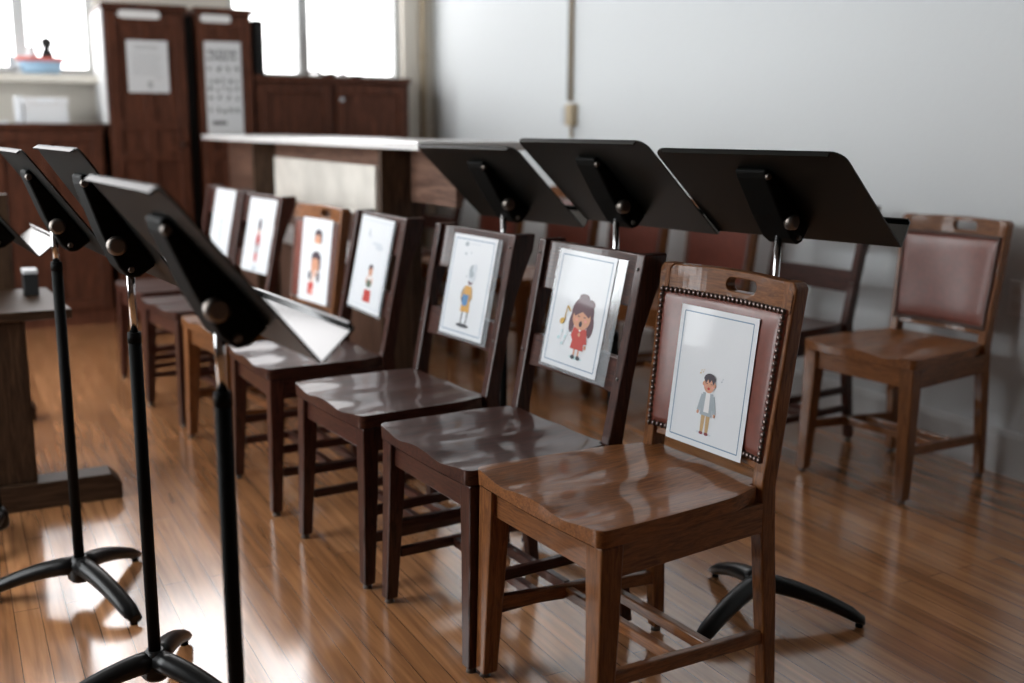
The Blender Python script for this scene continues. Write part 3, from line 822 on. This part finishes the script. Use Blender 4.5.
# sill things: basket with red rim, tray
SZ = 1.4505
t = thing('plastic_basket', 'pale blue plastic basket with a red rim on the left window sill', 'basket', (.56, YF - .10, 1.45))
tray = None
sh = MB().box(-1.5, .86, YF - .20, YF - .031, 1.405, 1.4495).obj('sill_shelf', M_CREAMWALL); tag(sh, 'cream shelf board along the left window sill', 'shelf')
n = 20
def oval(rx, ry, z): return [(rx * math.cos(2 * PI * i / n), ry * math.sin(2 * PI * i / n), z) for i in range(n)]
MB().loft([oval(.10, .055, 0), oval(.125, .068, .075), oval(.117, .062, .075), oval(.095, .048, .012)]).obj('tub', M_BLUEP, t)
MB().loft([oval(.120, .066, .076), oval(.134, .072, .078), oval(.134, .072, .100), oval(.120, .066, .100)]).obj('rim', M_REDP, t)
lathe_obj('dark_toy', [(.022, 0), (.036, .03), (.034, .11), (.018, .14), (.034, .16), (.03, .19), (.006, .205)], M_GAP, (.60, YF - .10, 1.4625), 'small dark knobbed object in the blue basket', 'toy')
lathe_obj('white_jug', [(.026, 0), (.036, .03), (.034, .09), (.022, .13), (.026, .15), (.02, .15)], M_WHITEP, (.515, YF - .10, 1.4625), 'white jug standing in the blue basket', 'jug')
lathe_obj('dark_bottle', [(.018, 0), (.018, .09), (.008, .11), (.008, .135), (.002, .137)], M_GREYP, (.405, YF - .10, 1.45), 'thin grey bottle on the left window sill beside the basket', 'bottle')
m = MB(); n = 24
m.loft([oval(.20, .06, 0), oval(.25, .075, .035), oval(.24, .07, .04), oval(.19, .05, .008)]); o = m.obj('serving_tray', M_WHITEP); o.location = (.20, YF - .115, 1.45); tag(o, 'white oval tray on the left window sill', 'tray')

# ------------------------------------------------------------------ pipes and outlets on the walls
t = thing('corner_pipe', 'tan vertical pipe in the corner beside the right window', 'pipe', (3.035, YF - .03, 0))
MB().tube([(0, 0, 0), (0, 0, ZC)], .019, 12).obj('pipe', M_TAN, t)
for z in (.5, 1.62, 2.6): MB().tube([(0, 0, z), (0, 0, z + .03)], .025, 12).obj('coupling', M_TAN, t)
t = thing('wall_conduit', 'vertical conduit ending in a small box on the white wall', 'conduit', (XR, 5.29, 0))
MB().tube([(-.012, .016, 1.30), (-.012, .016, ZC)], .010, 10).obj('grey_pipe', M_GREYP, t)
MB().tube([(-.013, -.012, 1.30), (-.013, -.012, ZC)], .011, 10).obj('tan_pipe', M_TAN, t)
MB().box(-.030, 0, .002, .065, 1.175, 1.275).obj('grey_box', M_GREYP, t, bevel=.005)
MB().box(-.045, 0, -.075, .0, 1.165, 1.285).obj('tan_box', M_TAN, t, bevel=.008)
MB().tube([(-.012, -.02, 1.10), (-.012, -.02, 1.17)], .009, 10).obj('pipe_stub', M_TAN, t)
t = thing('wall_outlet', 'white outlet plate on the wall at the right edge', 'outlet', (XR, 2.362, .605))
MB().box(-.008, 0, -.038, .030, -.06, .06).obj('cover_plate', M_WHITEP, t, bevel=.003)
for z in (-.025, .025): MB().box(-.010, -.0082, -.018, .012, z - .014, z + .014).obj('socket', M_PLATE, t)

# ------------------------------------------------------------------ oak trestle console at the left edge
t = thing('trestle_console', 'dark oak trestle console with a low shelf and long foot at the left edge', 'console', (.17, 3.5, 0))
def tb(x0, x1, y0, y1, z0, z1): return MB().box(x0 - .17, x1 - .17, y0 - 3.5, y1 - 3.5, z0, z1)
m = MB(); m.prism([(-1.2, -.055, 0), (.245, -.055, 0), (.245, -.055, .05), (.215, -.055, .083), (-1.2, -.055, .083)], (0, .10, 0))
m.obj('foot', W_OAK['x'], t, bevel=.004)
tb(.02, .175, 3.465, 3.525, .083, .585).obj('leg', W_OAK['z'], t, bevel=.003)
tb(-.60, -.45, 3.465, 3.525, .083, .585).obj('leg', W_OAK['z'], t, bevel=.003)
m = MB(); m.prism([(-1.2, 1.05, 0), (.075, 1.05, 0), (.075, 1.05, .05), (.045, 1.05, .083), (-1.2, 1.05, .083)], (0, .10, 0)); m.obj('foot', W_OAK['x'], t, bevel=.004)
m = MB(); m.prism([(-1.1, -.06, .586), (.135, -.06, .586), (.105, .445, .586), (-1.1, .445, .586)], (0, 0, .028)); m.obj('shelf', W_OAK['x'], t, bevel=.003)
tb(-.9, .178, 3.95, 3.99, .084, .93).obj('upright_board', W_OAK['z'], t, bevel=.003)
t2 = thing('small_black_box', 'small black box with a white top on the oak console', 'box', (.215, 3.80, .6145))
MB().box(-.02, .025, -.04, .04, 0, .07).obj('body', M_GAP, t2, bevel=.003)
MB().box(-.02, .025, -.04, .04, .0705, .083).obj('lid', M_WHITEP, t2, bevel=.003)

# ------------------------------------------------------------------ camera and light
yaw, pitch, roll, H = math.radians(27.5806), math.radians(11.2093), math.radians(.269), 1.15221
F = Vector((math.sin(yaw) * math.cos(pitch), math.cos(yaw) * math.cos(pitch), -math.sin(pitch)))
R = Vector((math.cos(yaw), -math.sin(yaw), 0)); U = R.cross(F)
R2 = R * math.cos(roll) + U * math.sin(roll); U2 = -R * math.sin(roll) + U * math.cos(roll)
cam = bpy.data.cameras.new('camera'); co = bpy.data.objects.new('camera', cam); C.objects.link(co)
Mx = Matrix.Identity(4)
Mx.col[0][:3] = R2; Mx.col[1][:3] = U2; Mx.col[2][:3] = -F; Mx.translation = (0, 0, H)
co.matrix_world = Mx
cam.sensor_width = 36; cam.lens = 1076.815 / 1024 * 36; cam.clip_start = .05
cam.dof.use_dof = True; cam.dof.focus_distance = 2.15; cam.dof.aperture_fstop = 1.9
sc.camera = co

w = bpy.data.worlds.new('world'); sc.world = w; w.use_nodes = True
w.node_tree.nodes['Background'].inputs['Color'].default_value = (.8, .9, 1, 1)
w.node_tree.nodes['Background'].inputs['Strength'].default_value = .5
sc.view_settings.view_transform = 'Standard'; sc.view_settings.look = 'None'
sc.view_settings.gamma = 1; sc.view_settings.use_curve_mapping = False
sc.view_settings.exposure = 0
sc.cycles.use_denoising = True; sc.cycles.max_bounces = 8; sc.cycles.diffuse_bounces = 4; sc.cycles.glossy_bounces = 4
sc.cycles.sample_clamp_indirect = 6
